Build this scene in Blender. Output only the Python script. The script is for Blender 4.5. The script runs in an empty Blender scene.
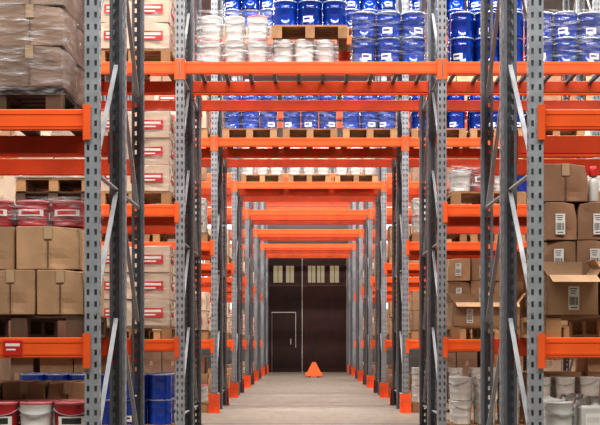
import bpy, bmesh, math, random
from mathutils import Vector, Matrix
random.seed(7)
scene=bpy.context.scene
COL=scene.collection
W=2.8

# ---------------------------------------------------------------- materials
def lin(c):
    return tuple(((v/255)/12.92 if v/255<=0.04045 else (((v/255)+0.055)/1.055)**2.4) for v in c)+(1,)
MATS={}
def mat(name,rgb,rough=0.6,metal=0.0,var=0.15,scale=6,bump=0.0,coat=0.0):
    if name in MATS: return MATS[name]
    m=bpy.data.materials.new(name); m.use_nodes=True
    nt=m.node_tree; b=nt.nodes['Principled BSDF']
    tc=nt.nodes.new('ShaderNodeTexCoord'); n=nt.nodes.new('ShaderNodeTexNoise')
    n.inputs['Scale'].default_value=scale; n.inputs['Detail'].default_value=5
    nt.links.new(tc.outputs['Object'],n.inputs['Vector'])
    cr=nt.nodes.new('ShaderNodeValToRGB')
    c=lin(rgb)
    cr.color_ramp.elements[0].position=0.3; cr.color_ramp.elements[1].position=0.7
    cr.color_ramp.elements[0].color=tuple(max(0,v*(1-var)) for v in c[:3])+(1,)
    cr.color_ramp.elements[1].color=tuple(min(1,v*(1+var)) for v in c[:3])+(1,)
    nt.links.new(n.outputs['Fac'],cr.inputs['Fac'])
    oi=nt.nodes.new('ShaderNodeObjectInfo'); mr=nt.nodes.new('ShaderNodeMapRange')
    mr.inputs['To Min'].default_value=1-var*1.2; mr.inputs['To Max'].default_value=1+var*0.8
    nt.links.new(oi.outputs['Random'],mr.inputs['Value'])
    mx=nt.nodes.new('ShaderNodeVectorMath'); mx.operation='SCALE'
    nt.links.new(cr.outputs['Color'],mx.inputs[0]); nt.links.new(mr.outputs['Result'],mx.inputs['Scale'])
    nt.links.new(mx.outputs['Vector'],b.inputs['Base Color'])
    b.inputs['Roughness'].default_value=rough; b.inputs['Metallic'].default_value=metal
    b.inputs['Coat Weight'].default_value=coat
    if bump>0:
        bp=nt.nodes.new('ShaderNodeBump'); bp.inputs['Strength'].default_value=bump
        n2=nt.nodes.new('ShaderNodeTexNoise'); n2.inputs['Scale'].default_value=scale*2.5
        nt.links.new(tc.outputs['Object'],n2.inputs['Vector'])
        nt.links.new(n2.outputs['Fac'],bp.inputs['Height']); nt.links.new(bp.outputs['Normal'],b.inputs['Normal'])
    MATS[name]=m; return m
def film(name,tint,alpha):
    m=bpy.data.materials.new(name); m.use_nodes=True; nt=m.node_tree
    for n in list(nt.nodes):
        if n.type!='OUTPUT_MATERIAL': nt.nodes.remove(n)
    out=[n for n in nt.nodes if n.type=='OUTPUT_MATERIAL'][0]
    t=nt.nodes.new('ShaderNodeBsdfTransparent'); p=nt.nodes.new('ShaderNodeBsdfPrincipled')
    p.inputs['Base Color'].default_value=lin(tint); p.inputs['Roughness'].default_value=0.12
    tc=nt.nodes.new('ShaderNodeTexCoord'); n=nt.nodes.new('ShaderNodeTexNoise'); n.inputs['Scale'].default_value=6
    mp=nt.nodes.new('ShaderNodeMapping'); mp.inputs['Scale'].default_value=(1,1,4); mp.inputs['Rotation'].default_value=(0,0.5,0)
    nt.links.new(tc.outputs['Object'],mp.inputs['Vector']); nt.links.new(mp.outputs['Vector'],n.inputs['Vector'])
    bp=nt.nodes.new('ShaderNodeBump'); bp.inputs['Strength'].default_value=0.9; bp.inputs['Distance'].default_value=0.05
    nt.links.new(n.outputs['Fac'],bp.inputs['Height']); nt.links.new(bp.outputs['Normal'],p.inputs['Normal'])
    mr=nt.nodes.new('ShaderNodeMapRange'); mr.inputs['From Min'].default_value=0.48; mr.inputs['From Max'].default_value=0.72
    mr.inputs['To Min'].default_value=alpha*0.4; mr.inputs['To Max'].default_value=min(1,alpha*2.3)
    nt.links.new(n.outputs['Fac'],mr.inputs['Value'])
    mx=nt.nodes.new('ShaderNodeMixShader'); nt.links.new(mr.outputs['Result'],mx.inputs['Fac'])
    nt.links.new(t.outputs[0],mx.inputs[1]); nt.links.new(p.outputs[0],mx.inputs[2]); nt.links.new(mx.outputs[0],out.inputs['Surface'])
    return m
def emis(name,rgb,s):
    m=bpy.data.materials.new(name); m.use_nodes=True; b=m.node_tree.nodes['Principled BSDF']
    b.inputs['Base Color'].default_value=lin((90,90,85)); b.inputs['Emission Color'].default_value=lin(rgb); b.inputs['Emission Strength'].default_value=s
    return m
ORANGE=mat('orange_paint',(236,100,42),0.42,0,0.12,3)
ORANGER=mat('orange_paint_shaded',(206,76,34),0.5,0,0.18,3)  # same orange darkened, puts shade into the colour of the rear beams
ORANGE2=mat('orange_guard_paint',(228,90,42),0.5,0,0.2,8)
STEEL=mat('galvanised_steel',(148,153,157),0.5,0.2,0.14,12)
STEELD=mat('galvanised_steel_dark',(104,109,114),0.55,0.2,0.16,12)  # darker steel copy paints shade into rear uprights; support bars share it
STEELB=mat('galvanised_brace',(158,162,165),0.55,0.1,0.12,9)
DARK=mat('dark_plastic',(12,12,13),0.5)
WOOD=mat('pallet_wood',(160,124,88),0.8,0,0.25,7,0.2)
WOODD=mat('pallet_wood_dark',(88,66,50),0.8,0,0.25,7,0.2)
CB=[mat('cardboard_tan',(170,136,104),0.8,0,0.22,4,0.35),mat('cardboard_brown',(138,105,80),0.8,0,0.22,4,0.35),mat('cardboard_pale',(200,178,156),0.8,0,0.14,4,0.35),mat('cardboard_grey_brown',(134,108,90),0.8,0,0.22,4,0.35)]
CBIN=mat('cardboard_inside',(98,72,50),0.85)
TAPE=mat('packing_tape',(180,154,124),0.3,0,0.05)
WHITE=mat('white_plastic',(206,204,198),0.4,0,0.1)
PAPER=mat('label_paper',(222,220,214),0.6,0,0.03)
INK=mat('label_ink',(50,48,48),0.6,0,0.03)
RED=mat('red_print',(190,36,34),0.5,0,0.1)
REDP=mat('red_plastic',(168,40,44),0.35,0,0.15)
PINKP=mat('pink_plastic',(198,112,112),0.4,0,0.15)
BLUE=mat('blue_drum_paint',(14,60,155),0.12,0.2,0.22,5,0,0.8)
BLUED=mat('blue_lid_paint',(14,44,110),0.3,0.1,0.12,5)
RIM=mat('steel_lid_rim',(165,180,205),0.25,0.5,0.1)
CYAN=mat('blue_plastic',(36,90,170),0.4,0,0.1)
FILM=film('stretch_film',(225,230,234),0.09)
FILMM=film('glossy_stretch_film',(235,235,236),0.15)
FILMW=film('milky_stretch_film',(232,234,236),0.24)

# ---------------------------------------------------------------- mesh helpers
def new_mesh(name,bm,mats,smooth=False):
    me=bpy.data.meshes.new(name); bm.to_mesh(me); bm.free()
    for m in mats: me.materials.append(m)
    if smooth:
        for p in me.polygons: p.use_smooth=True
    return me
def add_box(bm,c,s,mi=0,rot=None,bev=0):
    r=bmesh.ops.create_cube(bm,size=1)
    vs=r['verts']
    M=Matrix.Diagonal((s[0],s[1],s[2],1))
    if rot is not None: M=rot.to_4x4()@M
    M=Matrix.Translation(c)@M
    bmesh.ops.transform(bm,matrix=M,verts=vs)
    fs=set()
    for v in vs:
        for f in v.link_faces: fs.add(f)
    for f in fs: f.material_index=mi
    if bev>0:
        es=set()
        for f in fs:
            for e in f.edges: es.add(e)
        r=bmesh.ops.bevel(bm,geom=list(es),offset=bev,segments=2,affect='EDGES',profile=0.5)
        for f in r['faces']: f.material_index=mi
def boxes(name,lst,mats,bev=0):
    bm=bmesh.new()
    for b in lst:
        add_box(bm,b[0],b[1],b[2] if len(b)>2 else 0,b[3] if len(b)>3 else None,bev)
    return new_mesh(name,bm,mats)
def bar(bm,p,q,w,t,mi=0):
    p=Vector(p);q=Vector(q);d=q-p;L=d.length
    rot=d.to_track_quat('Z','X').to_matrix()
    add_box(bm,(p+q)/2,(w,t,L),mi,rot)
def lathe(bm,prof,seg=24,mi=0,a0=0,a1=2*math.pi,off=(0,0,0)):
    full=abs(a1-a0-2*math.pi)<1e-6
    rings=[]
    n=seg if full else seg+1
    for r,z in prof:
        rings.append([bm.verts.new((off[0]+r*math.cos(a0+(a1-a0)*i/seg),off[1]+r*math.sin(a0+(a1-a0)*i/seg),off[2]+z)) for i in range(n)])
    for a,b in zip(rings[:-1],rings[1:]):
        for i in range(seg):
            j=(i+1)%n
            f=bm.faces.new((a[i],a[j],b[j],b[i])); f.material_index=mi; f.smooth=True
    return rings

# ---------------------------------------------------------------- object helpers
def link(o,parent=None):
    COL.objects.link(o)
    if parent is not None: o.parent=parent
    return o
def place(tpl,loc,rot=0,label=None,group=None,scale=None):
    o=bpy.data.objects.new(tpl['name'],tpl['mesh']); o.location=loc; o.rotation_euler=(0,0,rot)
    if scale: o.scale=scale
    o['label']=label or tpl['label']; o['category']=tpl['cat']
    if group: o['group']=group
    link(o)
    for p in tpl['parts']:
        c=bpy.data.objects.new(p[0],p[1])
        if len(p)>2 and p[2]: c['label']=p[2]
        if len(p)>3: c.location=p[3]
        link(c,o)
    return o

# ---------------------------------------------------------------- templates
def carton_mesh(w,d,h,m,seed):
    rnd=random.Random(seed*13+1); bm=bmesh.new()
    bmesh.ops.create_cube(bm,size=1)
    bmesh.ops.bevel(bm,geom=list(bm.edges),offset=0.016,segments=1,affect='EDGES')
    bmesh.ops.subdivide_edges(bm,edges=[e for e in bm.edges if e.calc_length()>0.5],cuts=7,use_grid_fill=True)
    amp=[rnd.uniform(-0.012,0.005) for _ in range(6)]
    tw=[rnd.uniform(-0.010,0.010) for _ in range(4)]
    crush=(rnd.choice((-1,1)),rnd.uniform(0.008,0.024))
    dx,dz=rnd.uniform(-0.3,0.3),rnd.uniform(-0.3,0.3)
    for v in bm.verts:
        x,y,z=v.co
        fx=math.cos(x*math.pi);fy=math.cos(y*math.pi);fz=math.cos(z*math.pi)
        nx,ny,nz=x*w,y*d,z*h
        if abs(x)>0.49: nx+=math.copysign(amp[0]*fy*fz,x)
        if abs(y)>0.49:
            ny+=math.copysign(amp[1]*fx*fz,y)
            if y<0: ny+=0.010*math.exp(-((x-dx)**2+(z-dz)**2)*30)
        if z>0.49: nz+=-0.008*fx*fy+tw[0]*x*0.6
        k=max(0,(z+0.5))
        nx+=tw[1]*y*k; ny+=tw[2]*x*k
        c=max(0,1-(abs(x-0.5*crush[0])+abs(y+0.5)+abs(z-0.5))*2.2)
        nx-=crush[0]*crush[1]*c; ny+=crush[1]*c; nz-=crush[1]*c
        v.co=(nx,ny,nz+h/2)
    return new_mesh('carton_body',bm,[m])
def tape_mesh(w,d,h):
    t=0.0015
    return boxes('carton_tape',[((0,0,h+t*0.2),(w+0.014,0.05,t)),((w/2+0.0055,0,h-0.035),(t,0.05,0.072)),((-w/2-0.0055,0,h-0.035),(t,0.05,0.072))],[TAPE])
def tape_mesh_front(w,d,h):
    t=0.0015
    return boxes('carton_tape',[((0,0,h+t*0.2),(0.05,d+0.014,t)),((0,-d/2-0.0062,h-0.04),(0.05,t,0.082)),((0,d/2+0.0062,h-0.04),(0.05,t,0.082)),((0,-d/2-0.0064,h/2),(0.008,t*0.6,h*0.96),1)],[TAPE,CBIN])
def barcode_label(w,d,h,lw,lh,cx,cz):
    y=-d/2-0.0075
    L=[((cx,y,cz),(lw,0.002,lh),0)]
    rnd=random.Random(3)
    n=9;x=cx-lw*0.4
    for i in range(n):
        bw=lw*0.8/n*rnd.uniform(0.3,0.75)
        L.append(((x+bw/2,y-0.0012,cz-lh*0.12),(bw,0.001,lh*0.35),1)); x+=lw*0.8/n
    for k in range(3):
        L.append(((cx-lw*0.06,y-0.0012,cz+lh*(0.4-0.1*k)),(lw*(0.7-0.12*k),0.001,lh*0.035),1))
    L.append(((cx,y-0.0012,cz-lh*0.4),(lw*0.6,0.001,lh*0.04),1))
    return boxes('carton_label',L,[PAPER,INK])
def red_front(w,d,h):
    y=-d/2-0.0075
    return boxes('red_print',[((0,y,h*0.5),(w*0.62,0.002,h*0.34),0),((0,y-0.0012,h*0.56),(w*0.5,0.001,h*0.09),1),((-w*0.08,y-0.0012,h*0.42),(w*0.36,0.001,h*0.05),1)],[RED,PAPER])
def red_side(w,d,h,s):
    x=s*(w/2+0.0075)
    return boxes('red_print',[((x,0,h*0.5),(0.002,d*0.5,h*0.3),0),((x+s*0.0012,0,h*0.55),(0.001,d*0.38,h*0.08),1)],[RED,PAPER])
_cc={}
def carton(w,d,h,mi,style,seed=0):
    k=(w,d,h,mi,style,seed)
    if k in _cc: return _cc[k]
    parts=[]
    names={0:'tan',1:'brown',2:'pale',3:'grey-brown'}
    lab='closed %s cardboard carton stacked on a pallet'%names[mi]
    if style=='plain': parts=[('tape',tape_mesh_front(w,d,h))]
    if style=='side': parts=[('tape',tape_mesh(w,d,h))]
    if style=='bar':
        parts=[('tape',tape_mesh(w,d,h)),('shipping_label',barcode_label(w,d,h,0.065,0.14,w*0.05+0.02*(seed%3-1),h*(0.42+0.08*(seed%2))),'white paper label with black barcode')]
        lab='%s cardboard carton with a white barcode label'%names[mi]
    if style=='red':
        L='red printed panel with white lettering bars'
        parts=[('tape',tape_mesh(w,d,h)),('printed_panel',red_front(w,d,h),L),('printed_panel',red_side(w,d,h,1),L),('printed_panel',red_side(w,d,h,-1),L)]
        lab='%s cardboard carton with red printed panel, stacked on pallet'%names[mi]
    t=dict(name='carton',cat='box',label=lab,mesh=carton_mesh(w,d,h,CB[mi],seed),parts=parts); _cc[k]=t; return t
def open_carton(w,d,h,mi):
    t=0.006
    b=boxes('open_carton_body',[((0,0,t/2),(w,d,t),1),((0,-d/2,h/2),(w,t,h)),((0,d/2,h/2),(w,t,h)),((-w/2,0,h/2),(t,d,h)),((w/2,0,h/2),(t,d,h))],[CB[mi],CBIN])
    fl=[]
    for s in (-1,1):
        rot=Matrix.Rotation(s*math.radians(35),3,'Y')
        c=Vector((s*(w/2),0,h))+rot@Vector((0.0,0,w*0.2))
        fl.append(('flap',boxes('flap_mesh',[(c,(t*0.7,d*0.96,w*0.4),0,rot)],[CB[mi]])))
    for s,a in ((-1,115),(1,20)):
        rot=Matrix.Rotation(-s*math.radians(a),3,'X')
        c=Vector((0,s*(d/2+0.004),h))+rot@Vector((0,0,d*0.19))
        fl.append(('flap',boxes('flap_mesh',[(c,(w*0.96,t*0.7,d*0.38),0,rot)],[CB[mi]])))
    fl.append(('shipping_label',barcode_label(w,d-0.006,h,0.07,0.15,w*0.02,h*0.42),'white paper label with black barcode'))
    return dict(name='open_carton',cat='box',label='open tan cardboard carton with raised flaps and white label',mesh=b,parts=fl)
def drum_tpl(r,h,name,cat,label,bm_mat,lid_mat,labelm,taper=0.97,handle=True,small=False):
    bm=bmesh.new(); rb=r*taper
    prof=[(0.001,0.004),(rb*0.96,0.004),(rb,0.0),(rb,0.012),(rb*0.985,0.018)]
    for f in ((0.68,) if small else (0.36,0.68)):
        z=h*f; rr=(rb+(r-rb)*f)*0.985
        prof+=[(rr,z-0.008),(rr+0.003,z),(rr,z+0.008)]
    prof+=[(r*0.985,h-0.03),(r,h-0.025),(r,h-0.015)]
    lathe(bm,prof,22)
    body=new_mesh(name+'_body',bm,[bm_mat])
    bm=bmesh.new()
    lathe(bm,[(r*1.0,h-0.018),(r*1.015,h-0.016),(r*1.015,h-0.002),(r*0.98,h),(r*0.93,h)],22,1 if small else 0)
    lathe(bm,[(r*0.93,h),(r*0.91,h-0.008),(r*0.3,h-0.007),(r*0.28,h-0.004),(0.001,h-0.004)],22)
    bmesh.ops.remove_doubles(bm,verts=list(bm.verts),dist=0.0001)
    lid=new_mesh(name+'_lid',bm,[lid_mat,RIM])
    parts=[('lid',lid)]
    if labelm:
        bm=bmesh.new(); a=math.radians(48); c=-math.pi/2
        rl=r+0.0015
        if small:
            lathe(bm,[(rl,h*0.12),(rl,h*0.36)],8,0,c-a*0.6,c+a*0.4); lathe(bm,[(rl+0.0006,h*0.22),(rl+0.0006,h*0.29)],6,1,c-a*0.5,c+a*0.1)
        else:
            lathe(bm,[(rl,h*0.40),(rl,h*0.64)],8,0,c-a,c+a); lathe(bm,[(rl+0.0006,h*0.45),(rl+0.0006,h*0.6)],6,1,c-a*0.7,c+a*0.7)
        parts.append(('paper_label',new_mesh(name+'_label',bm,[PAPER,labelm]),'white printed label'))
    if handle:
        bm=bmesh.new(); N=10; pts=[]
        for i in range(N+1):
            t=math.pi*i/N
            pts.append(Vector((r*1.03*math.cos(t),-r*0.98*math.sin(t)-0.005,h*0.86-0.05*math.sin(t))))
        for p,q in zip(pts[:-1],pts[1:]): bar(bm,p,q,0.005,0.005)
        parts.append(('handle',new_mesh(name+'_handle',bm,[STEELB])))
    return dict(name=name,cat=cat,label=label,mesh=body,parts=parts)
DRUM=drum_tpl(0.129,0.275,'blue_drum','drum','glossy blue metal paint drum with white label, stacked in tiers',BLUE,BLUED,BLUE,0.995,False,True)
DRUMN=drum_tpl(0.129,0.275,'blue_drum','drum','glossy plain blue metal paint drum with steel rim',BLUE,BLUED,None,0.995,False,True)
DRS=[DRUM,DRUMN]
PAILW=drum_tpl(0.108,0.255,'white_pail','bucket','white plastic pail with white lid and wire handle',WHITE,WHITE,RED,0.9)
PAILP=drum_tpl(0.108,0.255,'white_pail','bucket','plain white plastic pail with white lid and wire handle',WHITE,WHITE,None,0.9)
PAILWR=drum_tpl(0.108,0.255,'white_pail','bucket','white plastic pail with pinkish red lid and wire handle',WHITE,PINKP,None,0.9)
PAILR=drum_tpl(0.108,0.255,'red_pail','bucket','red plastic pail with pinkish lid and wire handle',REDP,PINKP,INK,0.9)
TUBR=drum_tpl(0.105,0.17,'red_tub','tub','low red plastic tub with pink lid under film',REDP,PINKP,RED,0.93,False)
def jug_tpl(label,bodym,capm):
    bm=bmesh.new()
    add_box(bm,(0,0,0.115),(0.17,0.13,0.23),0,None,0.018)
    lathe(bm,[(0.05,0.225),(0.032,0.245),(0.026,0.255)],14,0,off=(0.035,0,0))
    b=new_mesh('jug_body',bm,[bodym])
    bm=bmesh.new(); lathe(bm,[(0.03,0.25),(0.03,0.278),(0.027,0.281),(0.001,0.281)],14,0,off=(0.035,0,0)); c=new_mesh('jug_cap',bm,[capm])
    bm=bmesh.new()
    P=[(-0.07,0,0.225),(-0.065,0,0.262),(-0.03,0,0.268),(-0.005,0,0.24)]
    for p,q in zip(P[:-1],P[1:]): bar(bm,p,q,0.018,0.018)
    hd=new_mesh('jug_handle',bm,[bodym])
    lb=boxes('jug_label',[((0,-0.0665,0.12),(0.11,0.002,0.12),0),((0,-0.068,0.14),(0.09,0.001,0.03),1),((0,-0.068,0.09),(0.07,0.001,0.01),1)],[PAPER,capm])
    return dict(name='plastic_jug',cat='jug',label=label,mesh=b,parts=[('cap',c),('handle',hd),('paper_label',lb)])
JUGW=jug_tpl('white plastic jug with white cap and moulded handle',WHITE,WHITE)
JUGR=jug_tpl('white plastic jug with red cap and moulded handle',WHITE,RED)
bm=bmesh.new(); lathe(bm,[(0.001,0),(0.034,0),(0.036,0.01),(0.036,0.13),(0.028,0.155),(0.012,0.17),(0.012,0.185)],16)
bt=new_mesh('bottle_body',bm,[WHITE]); bm=bmesh.new(); lathe(bm,[(0.028,0.175),(0.028,0.215),(0.022,0.245),(0.001,0.245)],14)
add_box(bm,(-0.035,0,0.22),(0.05,0.02,0.024),0); bc=new_mesh('bottle_cap',bm,[RED])
BOTTLE=dict(name='spray_bottle',cat='bottle',label='white spray bottle with red nozzle standing on a carton',mesh=bt,parts=[('nozzle',bc)])
def pallet_tpl(m,w=0.8,d=1.0,lab=''):
    top=[];n=7
    for i in range(n): top.append(((0,-d/2+d*(i+0.5)/n,0.133),(w,d/n*0.78,0.02)))
    for x in (-w/2+0.05,0,w/2-0.05): top.append(((x,0,0.116),(0.1,d,0.014)))
    T=boxes('pallet_deck',top,[m])
    bm=bmesh.new()
    add_box(bm,(0,0,0.011),(0.1,d,0.022))
    for y in (-d/2+0.06,0,d/2-0.06): add_box(bm,(0,y,0.065),(0.1,0.12,0.088))
    S=new_mesh('pallet_stringer',bm,[m])
    return dict(name='wooden_pallet',cat='pallet',label=lab,mesh=T,parts=[('stringer',S,None,(x,0,0)) for x in (-w/2+0.05,0,w/2-0.05)])
PAL=pallet_tpl(WOOD,lab='light wooden pallet with slatted deck on orange rack beams')
PALS=pallet_tpl(WOOD,d=0.6,lab='short light wooden pallet stacked on wrapped goods')
PALD=pallet_tpl(WOODD,lab='weathered dark wooden pallet carrying stacked goods')
_w={}
def wrap(x,y,z,w,d,h,m=None,lab='crinkled clear stretch film wrapped around a pallet load'):
    m=m or FILM
    k=(round(w,3),round(d,3),round(h,3),m.name)
    if k not in _w:
        bm=bmesh.new(); rnd=random.Random(5)
        N=40;R=8;rings=[]
        for j in range(R+1):
            ring=[]
            for i in range(N):
                t=i/N*4; s=int(t); f=t-s
                cor=[(-1,-1),(1,-1),(1,1),(-1,1)]
                a=cor[s];b=cor[(s+1)%4]
                px=(a[0]+(b[0]-a[0])*f)*(w/2); py=(a[1]+(b[1]-a[1])*f)*(d/2)
                q=1+rnd.uniform(0.0,0.010)
                if f==0: q=0.995
                ring.append(bm.verts.new((px*q,py*q,h*j/R)))
            rings.append(ring)
        for a,b in zip(rings[:-1],rings[1:]):
            for i in range(N):
                f=bm.faces.new((a[i],a[(i+1)%N],b[(i+1)%N],b[i])); f.smooth=True
        _w[k]=new_mesh('stretch_wrap_mesh',bm,[m])
    o=bpy.data.objects.new('stretch_wrap',_w[k]); o.location=(x,y,z); o['label']=lab; o['category']='plastic wrap'; link(o)

# ---------------------------------------------------------------- rack
def holed(bm,o,u,n_rows,cols,holes,pitch=0.076,hh=0.036):
    o=Vector(o);u=Vector(u); z=0
    rows=[]
    for i in range(n_rows):
        rows.append((z,z+pitch-hh,False)); rows.append((z+pitch-hh,z+pitch,True)); z+=pitch
    for (a,b,h) in rows:
        if not h:
            p=[o+u*cols[0]+Vector((0,0,a)),o+u*cols[-1]+Vector((0,0,a)),o+u*cols[-1]+Vector((0,0,b)),o+u*cols[0]+Vector((0,0,b))]
            bm.faces.new([bm.verts.new(v) for v in p]); continue
        for c in range(len(cols)-1):
            if c in holes: continue
            p=[o+u*cols[c]+Vector((0,0,a)),o+u*cols[c+1]+Vector((0,0,a)),o+u*cols[c+1]+Vector((0,0,b)),o+u*cols[c]+Vector((0,0,b))]
            bm.faces.new([bm.verts.new(v) for v in p])
    return z
PH=7.0; NR=int(PH/0.076); HWU=0.046
def upright_mesh(closed):
    bm=bmesh.new(); k=HWU/0.05; cw=[c*k for c in (0,0.015,0.033,0.067,0.085,0.1)]; cs=[0,0.026,0.046,0.075]
    H=holed(bm,(-HWU,-0.035,0),(1,0,0),NR,cw,(1,3))
    holed(bm,(-HWU,-0.035,0),(0,1,0),NR,cs,(1,)); holed(bm,(HWU,-0.035,0),(0,1,0),NR,cs,(1,))
    def q(x0,x1,y): bm.faces.new([bm.verts.new(v) for v in ((x0,y,0),(x1,y,0),(x1,y,H),(x0,y,H))])
    if closed: q(-HWU,HWU,0.04)
    else:
        q(-HWU,-HWU+0.022,0.04); q(HWU-0.022,HWU,0.04)
    add_box(bm,(0,0,0.004),(0.13,0.11,0.008))
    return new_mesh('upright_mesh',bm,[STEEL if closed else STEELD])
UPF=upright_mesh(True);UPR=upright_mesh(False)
def brace_mesh(dz):
    bm=bmesh.new(); bar(bm,(0,0.03,0),(0,0.97,dz),0.014,0.03); return new_mesh('brace_mesh',bm,[STEELB])
BZ=0.9
BR_UP=brace_mesh(BZ);BR_DN=brace_mesh(-BZ);BR_H=brace_mesh(0)
def beam_mesh(L,m):
    bm=bmesh.new()
    add_box(bm,(0,0,0),(L-0.1,0.05,0.13),0,None,0.006)
    add_box(bm,(0,-0.0255,0.038),(L-0.12,0.004,0.012)); add_box(bm,(0,-0.0255,-0.038),(L-0.12,0.004,0.012))
    for s in (-1,1):
        add_box(bm,(s*(L/2-0.054),-0.002,-0.02),(0.008,0.07,0.22))
        add_box(bm,(s*(L/2-0.03),-0.044,-0.02),(0.045,0.006,0.22))
    return new_mesh('beam_mesh',bm,[m])
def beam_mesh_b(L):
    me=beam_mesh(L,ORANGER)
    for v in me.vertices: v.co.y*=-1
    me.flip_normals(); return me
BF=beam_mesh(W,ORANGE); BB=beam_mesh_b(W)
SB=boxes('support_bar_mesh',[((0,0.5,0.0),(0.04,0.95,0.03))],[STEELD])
LV=[1.0,2.44,3.965,5.46]
ROWS=[7.91,13.37,18.34,23.38,28.35,33.25,38.15]
R2=1.13
def rack(y0,bars=False,wide=False,flip=False):
    r=bpy.data.objects.new('pallet_rack',None); r.location=(0,y0,0); r['label']='tall pallet rack with galvanised perforated uprights and orange beams'; r['category']='storage rack'; r['group']='rows of pallet racking along the tunnel'; link(r)
    for fx in ((-2.5,-1.5,-0.5,0.5,1.5,2.5) if wide else (-1.5,-0.5,0.5,1.5)):
        f=bpy.data.objects.new('upright_frame',None); f.location=(fx*W,0,0); link(f,r)
        for y in (0,1.0):
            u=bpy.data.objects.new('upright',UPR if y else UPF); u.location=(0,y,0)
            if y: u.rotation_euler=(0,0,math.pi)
            link(u,f)
        z=0.3; k=0
        b=bpy.data.objects.new('brace',BR_H); b.location=(0,0,0.25); link(b,f)
        while z+BZ<PH-0.1:
            b=bpy.data.objects.new('brace',BR_DN if flip else BR_UP); b.location=(0,0,z+BZ if flip else z); link(b,f)
            z+=BZ;k+=1
            if k%2==0:
                b=bpy.data.objects.new('brace',BR_H); b.location=(0,0,z+0.02); link(b,f)
        b=bpy.data.objects.new('brace',BR_H); b.location=(0,0,PH-0.12); link(b,f)
    L=[(-1,LV),(0,LV[2:]),(1,LV)]
    if wide: L+=[(-2,LV),(2,LV)]
    for bx,levels in L:
        for z in levels:
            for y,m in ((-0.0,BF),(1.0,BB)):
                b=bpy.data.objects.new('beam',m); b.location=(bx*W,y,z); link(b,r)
    if bars:
        for bx in (0,1):
            for i in range(10):
                b=bpy.data.objects.new('support_bar',SB); b.location=(bx*W-1.21+i*0.269,0,LV[2]+0.05); b['label']='grey steel cross bar between beams'; link(b,r)
    return r
racks=[]
for i,y0 in enumerate(ROWS):
    racks.append((rack(y0,i==1,i in (2,3,4)),rack(y0+R2,False,i in (2,3),True)))
rack(41.75)
def guard_mesh():
    bm=bmesh.new()
    add_box(bm,(0,-0.08,0.14),(0.16,0.008,0.28)); add_box(bm,(0.076,-0.02,0.14),(0.008,0.12,0.28)); add_box(bm,(-0.076,-0.02,0.14),(0.008,0.12,0.28))
    add_box(bm,(0,-0.10,0.005),(0.18,0.06,0.01))
    return new_mesh('guard_mesh',bm,[ORANGE2])
GM=guard_mesh()
GL_=[(y,0) for y in ROWS[2:]]+[(y+R2+1.0,math.pi) for y in ROWS[2:]]+[(41.75,0)]
for y,rt in GL_:
    for sx in (-0.5,0.5):
        g=bpy.data.objects.new('post_guard',GM); g.location=(sx*W,y,0.0); g.rotation_euler=(0,0,rt)
        g['label']='orange steel post guard bolted to the floor around an upright'; g['category']='rack protector'; g['group']='orange post guards along the aisle'; link(g)
sg=boxes('load_sign_mesh',[((0,0,0),(0.12,0.003,0.09),0),((0,-0.002,0.018),(0.09,0.001,0.018),1),((-0.01,-0.002,-0.012),(0.06,0.001,0.01),1)],[RED,PAPER])
s=bpy.data.objects.new('load_sign',sg); s.location=(-1.9,-0.031,1.0); s['label']='small red sticker with white bars on the beam'; link(s,racks[0][0])

TOP=[v+0.065 for v in LV]
def pal(x,yc,z,d=False):
    return place(PALD if d else PAL,(x,yc,z),random.uniform(-0.015,0.015))
def stack(x0,y0,z0,tpls,nx,ny,nz,w,d,h,group=None,jit=0.035):
    for k in range(nz):
        for i in range(nx):
            for j in range(ny):
                t=random.choice(tpls)
                place(t,(x0+(i+0.5)*(w+0.008),y0+(j+0.5)*(d+0.012)+random.uniform(-0.02,0.012),z0+k*(h+0.001)),random.uniform(-jit,jit),group=group)
PT=0.144
def C(w,d,h,mi,style): return [carton(w,d,h,mi,style,s) for s in (0,1,2,3)]

def pallet_of(kind,xc,y0,z,palletm=False,nz=3,ny=1):
    yc=y0+0.5
    if kind!='none': pal(xc,yc,z,palletm)
    zb=z+PT
    d=0.47 if ny==2 else 0.6
    if kind=='red': stack(xc-0.395,y0+0.01,zb,C(0.385,d,0.285,2,'red'),2,ny,nz,0.385,d,0.285,'red-printed cartons on pallets',0.02)
    if kind=='pale': stack(xc-0.395,y0+0.01,zb,C(0.385,d,0.26,2,'side'),2,ny,nz,0.385,d,0.26,'pale cartons on pallets')
    if kind=='tan': stack(xc-0.395,y0+0.01,zb,C(0.385,d,0.29,0,'plain')+C(0.385,d,0.29,0,'bar'),2,ny,nz,0.385,d,0.29,'tan cartons on pallets')
    if kind=='brown': stack(xc-0.395,y0+0.01,zb,C(0.385,d,0.27,1,'plain'),2,ny,nz,0.385,d,0.27,'brown cartons on pallets')
    if kind=='drum': stack(xc-0.4,y0+0.05,zb,DRS,3,ny+1,nz,0.259,0.27,0.275,'blue drums on pallets',0.6)
    if kind=='jug': 
        for k in range(nz):
            for i in range(4):
                for j in range(ny+1):
                    place(random.choice([JUGW,JUGW,JUGR]),(xc-0.3+i*0.2,y0+0.12+j*0.25,zb+k*0.282),group='plastic jugs on pallets')
    if kind=='pail': stack(xc-0.395,y0+0.05,zb,[PAILW,PAILP,PAILP,PAILWR],3,2,nz,0.255,0.27,0.255,'white pails on pallets')
    if kind=='ppail': stack(xc-0.395,y0+0.05,zb,[PAILP],3,2,nz,0.255,0.27,0.255,'white pails on pallets',1.0)

A,B,Cc,D,E,F,G=ROWS
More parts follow.
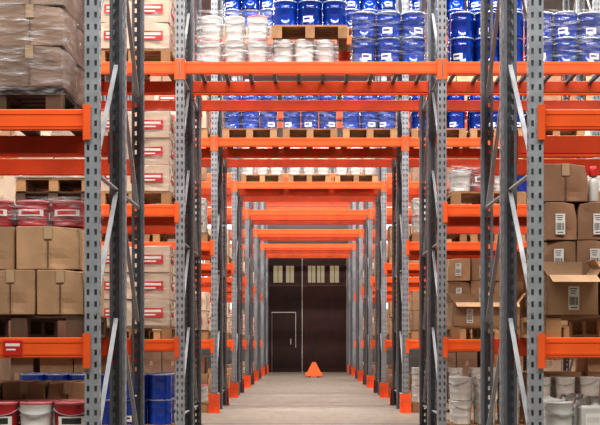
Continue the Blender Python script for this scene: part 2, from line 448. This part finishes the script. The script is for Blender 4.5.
# ---- Row A left
pal(-1.576-0.42,A+0.5,TOP[1],True)
stack(-1.576-0.86,A-0.02,TOP[1]+PT,C(0.42,0.47,0.258,3,'plain'),2,2,4,0.42,0.47,0.258,'wrapped grey-brown cartons on pallet',0.02)
wrap(-1.576-0.425,A+0.47,TOP[1]+PT-0.06,0.90,1.05,1.10,FILMM)
pal(-1.46-0.41,A+0.5,TOP[0],True)
z=TOP[0]+PT
stack(-1.455-3*0.308,A+0.0,z,C(0.30,0.40,0.285,0,'plain'),3,2,1,0.30,0.40,0.285,'tan cartons on the low rack pallet')
stack(-1.49-2*0.408,A+0.03,z+0.287,C(0.40,0.40,0.275,0,'plain'),2,2,1,0.40,0.40,0.275,'tan cartons on the low rack pallet',0.09)
stack(-1.47-3*0.228,A+0.05,z+0.287+0.277,[TUBR],3,3,1,0.22,0.22,0.17,'red tubs under film')
wrap(-1.47-0.34,A+0.39,z+0.566,0.72,0.74,0.185,FILMM)
pal(-1.46-0.41,A+0.5,0)
for k in range(2):
    for i in range(4):
        for j in range(2):
            place([PAILR,PAILWR,PAILR,PAILW][i],(-1.56-i*0.221,A+0.12+j*0.225,PT+k*0.256),random.uniform(-0.3,0.3),group='pails on the floor pallet')
stack(-1.5-3*0.30,A+0.52,PT,C(0.29,0.42,0.31,0,'plain'),3,1,2,0.29,0.42,0.31,'cartons behind the pails')
# ---- Row A right
pal(1.46+0.41,A+0.5,TOP[0])
OC=open_carton(0.32,0.30,0.25,0)
place(OC,(1.63,A+0.16,z),0.06)
place(OC,(2.02,A+0.16,z),-0.05)
st=C(0.212,0.36,0.256,1,'bar')
stack(1.555,A+0.52,z,st,3,1,3,0.212,0.36,0.256,'brown labelled cartons on pallet')
place(carton(0.30,0.36,0.256,1,'plain'),(1.70,A+0.70,z+3*0.258))
place(BOTTLE,(1.898,A+0.57,z+3*0.258))
pal(1.46+0.41,A+0.5,0)
for i in range(4):
    for j in range(4):
        for k in range(2):
            t=[PAILP,JUGW,PAILP,PAILWR][i] if k else PAILP
            place(t,(1.57+i*0.205,A+0.12+j*0.225,PT+k*0.256),random.uniform(-0.4,0.4),group='white tubs on the floor pallet',scale=(0.88,0.88,1) if k else (0.93,0.93,1))

# ---- Row B
XS=[1.49+0.41+k*0.86 for k in range(3)]
for lv in ('floor',0,1,2):
    zz=0 if lv=='floor' else TOP[lv]
    for k,x in enumerate(XS[:2]):
        if lv=='floor': kl='drum'
        else: kl='red'
        if k==1 and lv==0: continue
        if k==1 and lv==1:
            pal(-x,B+0.5,zz,True); pallet_of('pale',-x,B,zz+PT,False,2); wrap(-x,B+0.33,zz+2*PT,0.83,0.68,0.54,FILMW); continue
        pallet_of(kl,-x,B,zz,k==1,2 if kl=='drum' else 3,2 if k==0 and kl=='red' else 1)
        if kl=='red' and k==0: wrap(-x,B+0.49,zz+PT-0.02,0.83,1.03,0.90,FILM)
for k,x in enumerate(XS[:2]):
    pallet_of('ppail',x,B,0,False,2)
pallet_of('jug',XS[1],B,TOP[1],False,1)
pal(XS[0],B+0.5,TOP[1])
for i in range(3):
    for j in range(2): place([PAILWR,PAILR,PAILWR][i],(XS[0]-0.28+i*0.222,B+0.12+j*0.25,TOP[1]+PT),group='wrapped pinkish pails on the rack')
wrap(XS[0]-0.06,B+0.25,TOP[1]+PT,0.69,0.52,0.27,FILMW)
place(DRUMN,(XS[0]+0.42,B+0.16,TOP[1]+PT),label='plain blue drum standing beside wrapped pails')
pal(XS[0],B+0.5,TOP[0])
place(OC,(XS[0]-0.22,B+0.17,z),0.1); place(OC,(XS[0]+0.18,B+0.17,z),-0.06)
stack(XS[0]-0.39,B+0.44,z,C(0.252,0.36,0.25,0,'bar'),3,1,3,0.252,0.36,0.25,'labelled cartons on pallet',0.06)
pallet_of('tan',XS[1],B,TOP[0])
zt=TOP[2]+0.001
pxB=lambda p:(p-311)/93.5
stack(pxB(199),B+0.02,zt,[PAILP,PAILP,PAILWR],3,2,2,0.24,0.25,0.255,'wrapped pails above the tunnel')
wrap(pxB(234),B+0.275,zt,0.80,0.60,0.55,FILMW,'translucent stretch film around pale pails')
stack(pxB(273),B+0.02,zt,[dict(PAILP,label='low white pail under film')],3,2,1,0.215,0.25,0.235,'wrapped pails above the tunnel')
wrap(pxB(305),B+0.275,zt,0.72,0.58,0.237,FILMW)
place(PALS,(pxB(310),B+0.3,zt+0.257))
stack(pxB(310)-0.4,B+0.02,zt+0.257+PT,DRS,3,2,2,0.259,0.27,0.275,'blue drums above the tunnel',0.6)
stack(pxB(352),B+0.01,zt,DRS,3,2,2,0.259,0.27,0.275,'blue drums above the tunnel',0.6)
wrap(pxB(352)+0.4,B+0.29,zt,0.83,0.60,0.56)
for k in range(3):
    stack(1.50+k*0.85,B+0.01,zt,DRS,3,2,2,0.259,0.27,0.275,'blue drums on the side bay beams',0.6)
wrap(1.50+0.85+0.4,B+0.29,zt,0.84,0.60,0.56,FILMM)

# ---- Row C
XC=[-0.88,0,0.88]
for i,x in enumerate(XC):
    pallet_of('drum',x,Cc,TOP[2],False,2)
    pallet_of('drum',x,Cc,TOP[3],False,2)
    wrap(x,Cc+0.32,TOP[2]+PT,0.83,0.62,0.56)
for k,x in enumerate(XS):
    pallet_of('drum',x,Cc,TOP[2],False,2 if k<2 else 1)
    if k<2: pallet_of('drum',x,Cc,TOP[3],False,2)
    if k<1: pallet_of('red',-x,Cc,TOP[2],False,2)
    if k<2:
        pallet_of('pail' if k==0 else 'tan',-x,Cc,TOP[1],False,2)
        pallet_of('red',-x,Cc,TOP[0],False,2)
        pallet_of('pail' if k==0 else 'tan',-x,Cc,0,False,1)
        pallet_of('pail' if k==0 else 'tan',x,Cc,TOP[1],False,2)
        pallet_of('tan',x,Cc,TOP[0],False,2)
        pallet_of('ppail',x,Cc,0,False,2)
# ---- further rows
for r,y0 in enumerate((D,E,F,G)):
    if r<1:
        for x in XC:
            pallet_of('ppail',x,y0,TOP[2],False,2)
            wrap(x,y0+0.32,TOP[2]+PT,0.83,0.62,0.53,FILMM)
    for s in (-1,1):
        x=s*XS[0]
        pallet_of('pale' if s<0 else 'tan',x,y0,TOP[1],False,2)
        pallet_of('red' if s<0 else 'tan',x,y0,TOP[0],False,2)
        pallet_of('tan' if s<0 else 'brown',x,y0,0,False,1)
bm=bmesh.new(); rr=random.Random(4)
def far_load(x,y0,z):
    mi=rr.choice([0,1,2,3]); n=rr.choice([2,3,3])
    for k in range(n):
        for i in (0,1):
            a=rr.uniform(-0.01,0.01)
            h=0.34
            add_box(bm,(x-0.2+i*0.4,y0+0.4+a,z+k*(h+0.002)+h/2+0.002),(0.385,0.7,h),mi)
            add_box(bm,(x-0.2+i*0.4,y0+0.4+a-0.3512,z+k*(h+0.002)+h-0.045),(0.05,0.002,0.09),4)
for y0,s0 in ((Cc,3),(D,1),(E,1)):
    for s in (-1,1):
        for k in range(s0,6):
            x=s*(1.49+0.41+k*0.86 + (0.25 if k>2 else 0))
            if abs(x)>6.6: continue
            for zz in (0.0,TOP[0],TOP[1],TOP[2],TOP[3]):
                if y0==Cc and zz==TOP[3] and s>0 and k<3: continue
                if rr.random()<0.15: continue
                far_load(x,y0,zz)
for y0 in (A+R2,B+R2):
    for s in (-1,1):
        for k in (1,2):
            x=s*(1.9+k*0.86)
            for zz in (0.0,TOP[0]): far_load(x,y0,zz)
fo=bpy.data.objects.new('carton_stock',new_mesh('carton_stock_mesh',bm,[CB[0],CB[1],CB[2],CB[3],TAPE])); fo['kind']='stuff'; fo['label']='many taped cardboard cartons stacked on the distant rack bays'; fo['category']='boxes'; link(fo)

# ---------------------------------------------------------------- pallet truck
tx,ty=0.17,36.6
root=bpy.data.objects.new('hand_pallet_truck',None); root.location=(tx,ty,0); root['label']='orange hand pallet truck parked in the aisle'; root['category']='pallet truck'; link(root)
def child(n,me,par,loc=(0,0,0),lab=None):
    o=bpy.data.objects.new(n,me); o.location=loc
    if lab:o['label']=lab
    return link(o,par)
TRO=mat('truck_orange_paint',(250,120,52),0.45,0,0.05,3)
FK=boxes('fork_mesh',[((0,0.62,0.09),(0.16,1.15,0.05)),((0,1.2,0.075),(0.11,0.12,0.03))],[TRO],0.006)
for s in (-1,1): child('fork',FK,root,(s*0.17,0,0))
bm=bmesh.new()
v=[bm.verts.new(p) for p in ((-0.26,-0.10,0.03),(0.26,-0.10,0.03),(0.05,-0.04,0.45),(-0.05,-0.04,0.45),(-0.26,0.09,0.03),(0.26,0.09,0.03),(0.05,0.05,0.45),(-0.05,0.05,0.45))]
for f in ((0,1,2,3),(5,4,7,6),(4,0,3,7),(1,5,6,2),(3,2,6,7),(4,5,1,0)): bm.faces.new([v[i] for i in f])
child('housing',new_mesh('housing_mesh',bm,[TRO]),root)
bm=bmesh.new(); bar(bm,(0,0.0,0.44),(0,-0.03,1.0),0.07,0.05)
bar(bm,(0,-0.03,0.98),(-0.13,-0.05,1.10),0.03,0.03);bar(bm,(0,-0.03,0.98),(0.13,-0.05,1.10),0.03,0.03);bar(bm,(-0.13,-0.05,1.09),(-0.11,-0.06,1.24),0.03,0.03);bar(bm,(0.13,-0.05,1.09),(0.11,-0.06,1.24),0.03,0.03);bar(bm,(-0.12,-0.06,1.24),(0.12,-0.06,1.24),0.035,0.035);bar(bm,(0,-0.03,0.98),(0,-0.06,1.24),0.05,0.03)
child('handle',new_mesh('handle_mesh',bm,[DARK]),root,lab='black steering handle')
bm=bmesh.new(); bmesh.ops.create_cone(bm,cap_ends=True,segments=20,radius1=0.06,radius2=0.06,depth=0.05,matrix=Matrix.Rotation(math.pi/2,4,'Y'))
wm=new_mesh('wheel_mesh',bm,[DARK])
for s in (-1,1): child('wheel',wm,root,(s*0.12,0.12,0.06))

# ---------------------------------------------------------------- room shell
def struct(name,me,loc=(0,0,0),lab=None):
    o=bpy.data.objects.new(name,me); o.location=loc; o['kind']='structure'; o['label']=lab or name; return link(o)
fm=mat('concrete_floor',(132,122,110),0.5,0,0.08,1.3,0.05)
nt=fm.node_tree; b=nt.nodes['Principled BSDF']
src=b.inputs['Base Color'].links[0].from_socket
tc=nt.nodes.new('ShaderNodeTexCoord'); br=nt.nodes.new('ShaderNodeTexBrick'); br.offset=0
br.inputs['Scale'].default_value=1; br.inputs['Brick Width'].default_value=60; br.inputs['Row Height'].default_value=5.5; br.inputs['Mortar Size'].default_value=0.05
br.inputs['Color1'].default_value=(1,1,1,1);br.inputs['Color2'].default_value=(0.88,0.88,0.88,1);br.inputs['Mortar'].default_value=(0.4,0.38,0.36,1)
mpp=nt.nodes.new('ShaderNodeMapping'); mpp.inputs['Location'].default_value=(30,0.6,0)
nt.links.new(tc.outputs['Object'],mpp.inputs['Vector']); nt.links.new(mpp.outputs['Vector'],br.inputs['Vector'])
mps=nt.nodes.new('ShaderNodeMapping'); mps.inputs['Scale'].default_value=(1.6,0.35,1); nt.links.new(tc.outputs['Object'],mps.inputs['Vector'])
n3=nt.nodes.new('ShaderNodeTexNoise'); n3.inputs['Scale'].default_value=4.5; n3.inputs['Detail'].default_value=8; n3.inputs['Roughness'].default_value=0.7; nt.links.new(mps.outputs['Vector'],n3.inputs['Vector'])
cr=nt.nodes.new('ShaderNodeValToRGB'); cr.color_ramp.elements[0].position=0.34; cr.color_ramp.elements[0].color=(0.72,0.70,0.67,1); cr.color_ramp.elements[1].position=0.64
nt.links.new(n3.outputs['Fac'],cr.inputs['Fac'])
m1=nt.nodes.new('ShaderNodeVectorMath');m1.operation='MULTIPLY';m2=nt.nodes.new('ShaderNodeVectorMath');m2.operation='MULTIPLY'
nt.links.new(src,m1.inputs[0]);nt.links.new(br.outputs['Color'],m1.inputs[1]);nt.links.new(m1.outputs[0],m2.inputs[0]);nt.links.new(cr.outputs['Color'],m2.inputs[1])
nt.links.new(m2.outputs[0],b.inputs['Base Color'])
WALL=mat('wall_paint',(140,142,143),0.8,0,0.04,0.8)
WALLE=mat('end_wall_paint',(120,118,114),0.8,0,0.05,0.8)
CEIL=mat('ceiling_panels',(130,132,135),0.8,0,0.04,0.8)
YW=43.2; HX=11; HZ=9.2; YB=-5
struct('floor',boxes('floor_mesh',[((0,(YW+YB)/2,-0.1),(2*HX+0.4,YW-YB+0.4,0.2))],[fm]),lab='worn grey concrete warehouse floor with joints')
struct('ceiling',boxes('ceiling_mesh',[((0,(YW+YB)/2,HZ+0.1),(2*HX+0.4,YW-YB+0.4,0.2))],[CEIL]),lab='grey warehouse ceiling')
struct('wall_left',boxes('wall_mesh',[((-HX-0.1,(YW+YB)/2,HZ/2),(0.2,YW-YB,HZ))],[WALL]),lab='grey side wall')
struct('wall_right',boxes('wall_mesh',[((HX+0.1,(YW+YB)/2,HZ/2),(0.2,YW-YB,HZ))],[WALL]),lab='grey side wall')
struct('wall_front',boxes('wall_mesh',[((0,YB-0.1,HZ/2),(2*HX,0.2,HZ))],[WALLE]),lab='grey wall')
DX0,DX1,DH=-1.42,1.32,3.95
struct('wall_back',boxes('wall_mesh',[(((-HX+DX0)/2,YW+0.1,HZ/2),(DX0+HX,0.2,HZ)),(((HX+DX1)/2,YW+0.1,HZ/2),(HX-DX1,0.2,HZ)),(((DX0+DX1)/2,YW+0.1,(HZ+DH)/2),(DX1-DX0,0.2,HZ-DH))],[WALLE]),lab='grey end wall with large door opening')
DBR=mat('dark_brown_door',(48,20,13),0.75,0,0.3,3)
DBR2=mat('door_trim_paint',(62,34,25),0.7,0,0.1,3)
GL=emis('dull_daylit_glass',(225,198,150),0.3)
GLW=emis('daylight_window_glass',(235,240,245),1.6)
MET=mat('pale_metal_strip',(165,162,155),0.4,0.2)
px2x=lambda p:(p-308)/28.95
for n,(x0,x1,wins) in enumerate(((DX0,-0.215,((273.5,282.5),(286,294))),(-0.185,DX1,((308,315.5),(317,324.5),(330,339))))):
    w=x1-x0; xc=(x0+x1)/2
    d=boxes('door_leaf',[((0,0,DH/2),(w,0.08,DH),0)]+[((-w/2+w*(i+0.5)/6,-0.045,1.5),(w/6*0.88,0.014,2.8),0) for i in range(6)]+[((0,-0.05,2.98),(w,0.03,0.06),1),((0,-0.05,0.06),(w,0.03,0.12),1)],[DBR,DBR2])
    o=struct('door_%d'%(n+1),d,(xc,YW+0.06,0),'large dark reddish-brown wooden double door leaf with glazed top lights')
    for a,c2 in wins:
        pw=(c2-a)/28.95
        child('window_pane',boxes('pane',[((0,0,0),(pw,0.01,0.58),0),((0,-0.008,0),(0.02,0.01,0.58),1)],[GL,DBR]),o,(px2x((a+c2)/2)-xc,-0.055,3.38),'dull frosted glass pane')
    if n==0:
        child('wicket_door_frame',boxes('wicket',[((0.82,0,1.45),(0.03,0.02,1.22)),((0.41,0,2.06),(0.85,0.02,0.035)),((0,0,1.03),(0.012,0.02,2.06))],[MET]),o,(px2x(272)-xc,-0.075,0),'pale outline of the small wicket door')
        child('door_handle',boxes('dh',[((0,0,0),(0.04,0.04,0.2))],[MET],0.005),o,(w/2-0.38,-0.09,1.05))
struct('trim_1',boxes('trim_mesh',[((-0.2,YW+0.0,DH/2),(0.03,0.05,DH))],[MET]),lab='pale strip between the door leaves')
wn=1
for s in (-1,1):
    for cx in (3.3,5.9,8.5):
        L=[((0,0,0),(1.9,0.02,5.0),0)]+[((dx,-0.02,0),(0.06,0.04,5.0),1) for dx in (-0.95,-0.32,0.32,0.95)]+[((0,-0.02,dz),(1.96,0.04,0.06),1) for dz in (-2.5,-1.25,0,1.25,2.5)]
        struct('window_%d'%wn,boxes('window_mesh',L,[GLW,MET]),(s*cx,YW-0.03,4.0),'tall daylit factory window with metal glazing bars'); wn+=1

# ---------------------------------------------------------------- lights
def area(x,y,z,sx,sy,p,col=(1,1,1)):  # unseen area lights added above the aisles, no fixtures modelled
    l=bpy.data.lights.new('added_aisle_light','AREA'); l.shape='RECTANGLE'; l.size=sx; l.size_y=sy; l.energy=p; l.color=col
    o=bpy.data.objects.new('added_aisle_light',l); o.location=(x,y,z); link(o); return o
area(0,5.0,8.9,14,1.5,1500,(1,0.98,0.96))  # added fill over the camera-side aisle
for y,p in ((11.75,1300),(16.9,1300),(21.9,1300),(27,1250),(31.9,1200),(36.8,1050),(41.1,230)):
    area(0,y,8.9,16,0.8,p,(1,0.98,0.95))
w=bpy.data.worlds.new('World'); scene.world=w; w.use_nodes=True
w.node_tree.nodes['Background'].inputs[0].default_value=(0.8,0.87,1,1); w.node_tree.nodes['Background'].inputs[1].default_value=0.5
scene.view_settings.view_transform='Standard'
for lk in ('Medium High Contrast','High Contrast'):
    try:
        scene.view_settings.look=lk; break
    except Exception as e: print(e)

cam=bpy.data.cameras.new('Camera'); cam.lens=75; cam.sensor_width=36
cam.shift_x=-6.6/600; cam.shift_y=129.5/600; cam.clip_end=200
co=bpy.data.objects.new('Camera',cam); co.location=(-0.047,0,1.036); co.rotation_euler=(math.pi/2,0,0); link(co)
scene.camera=co
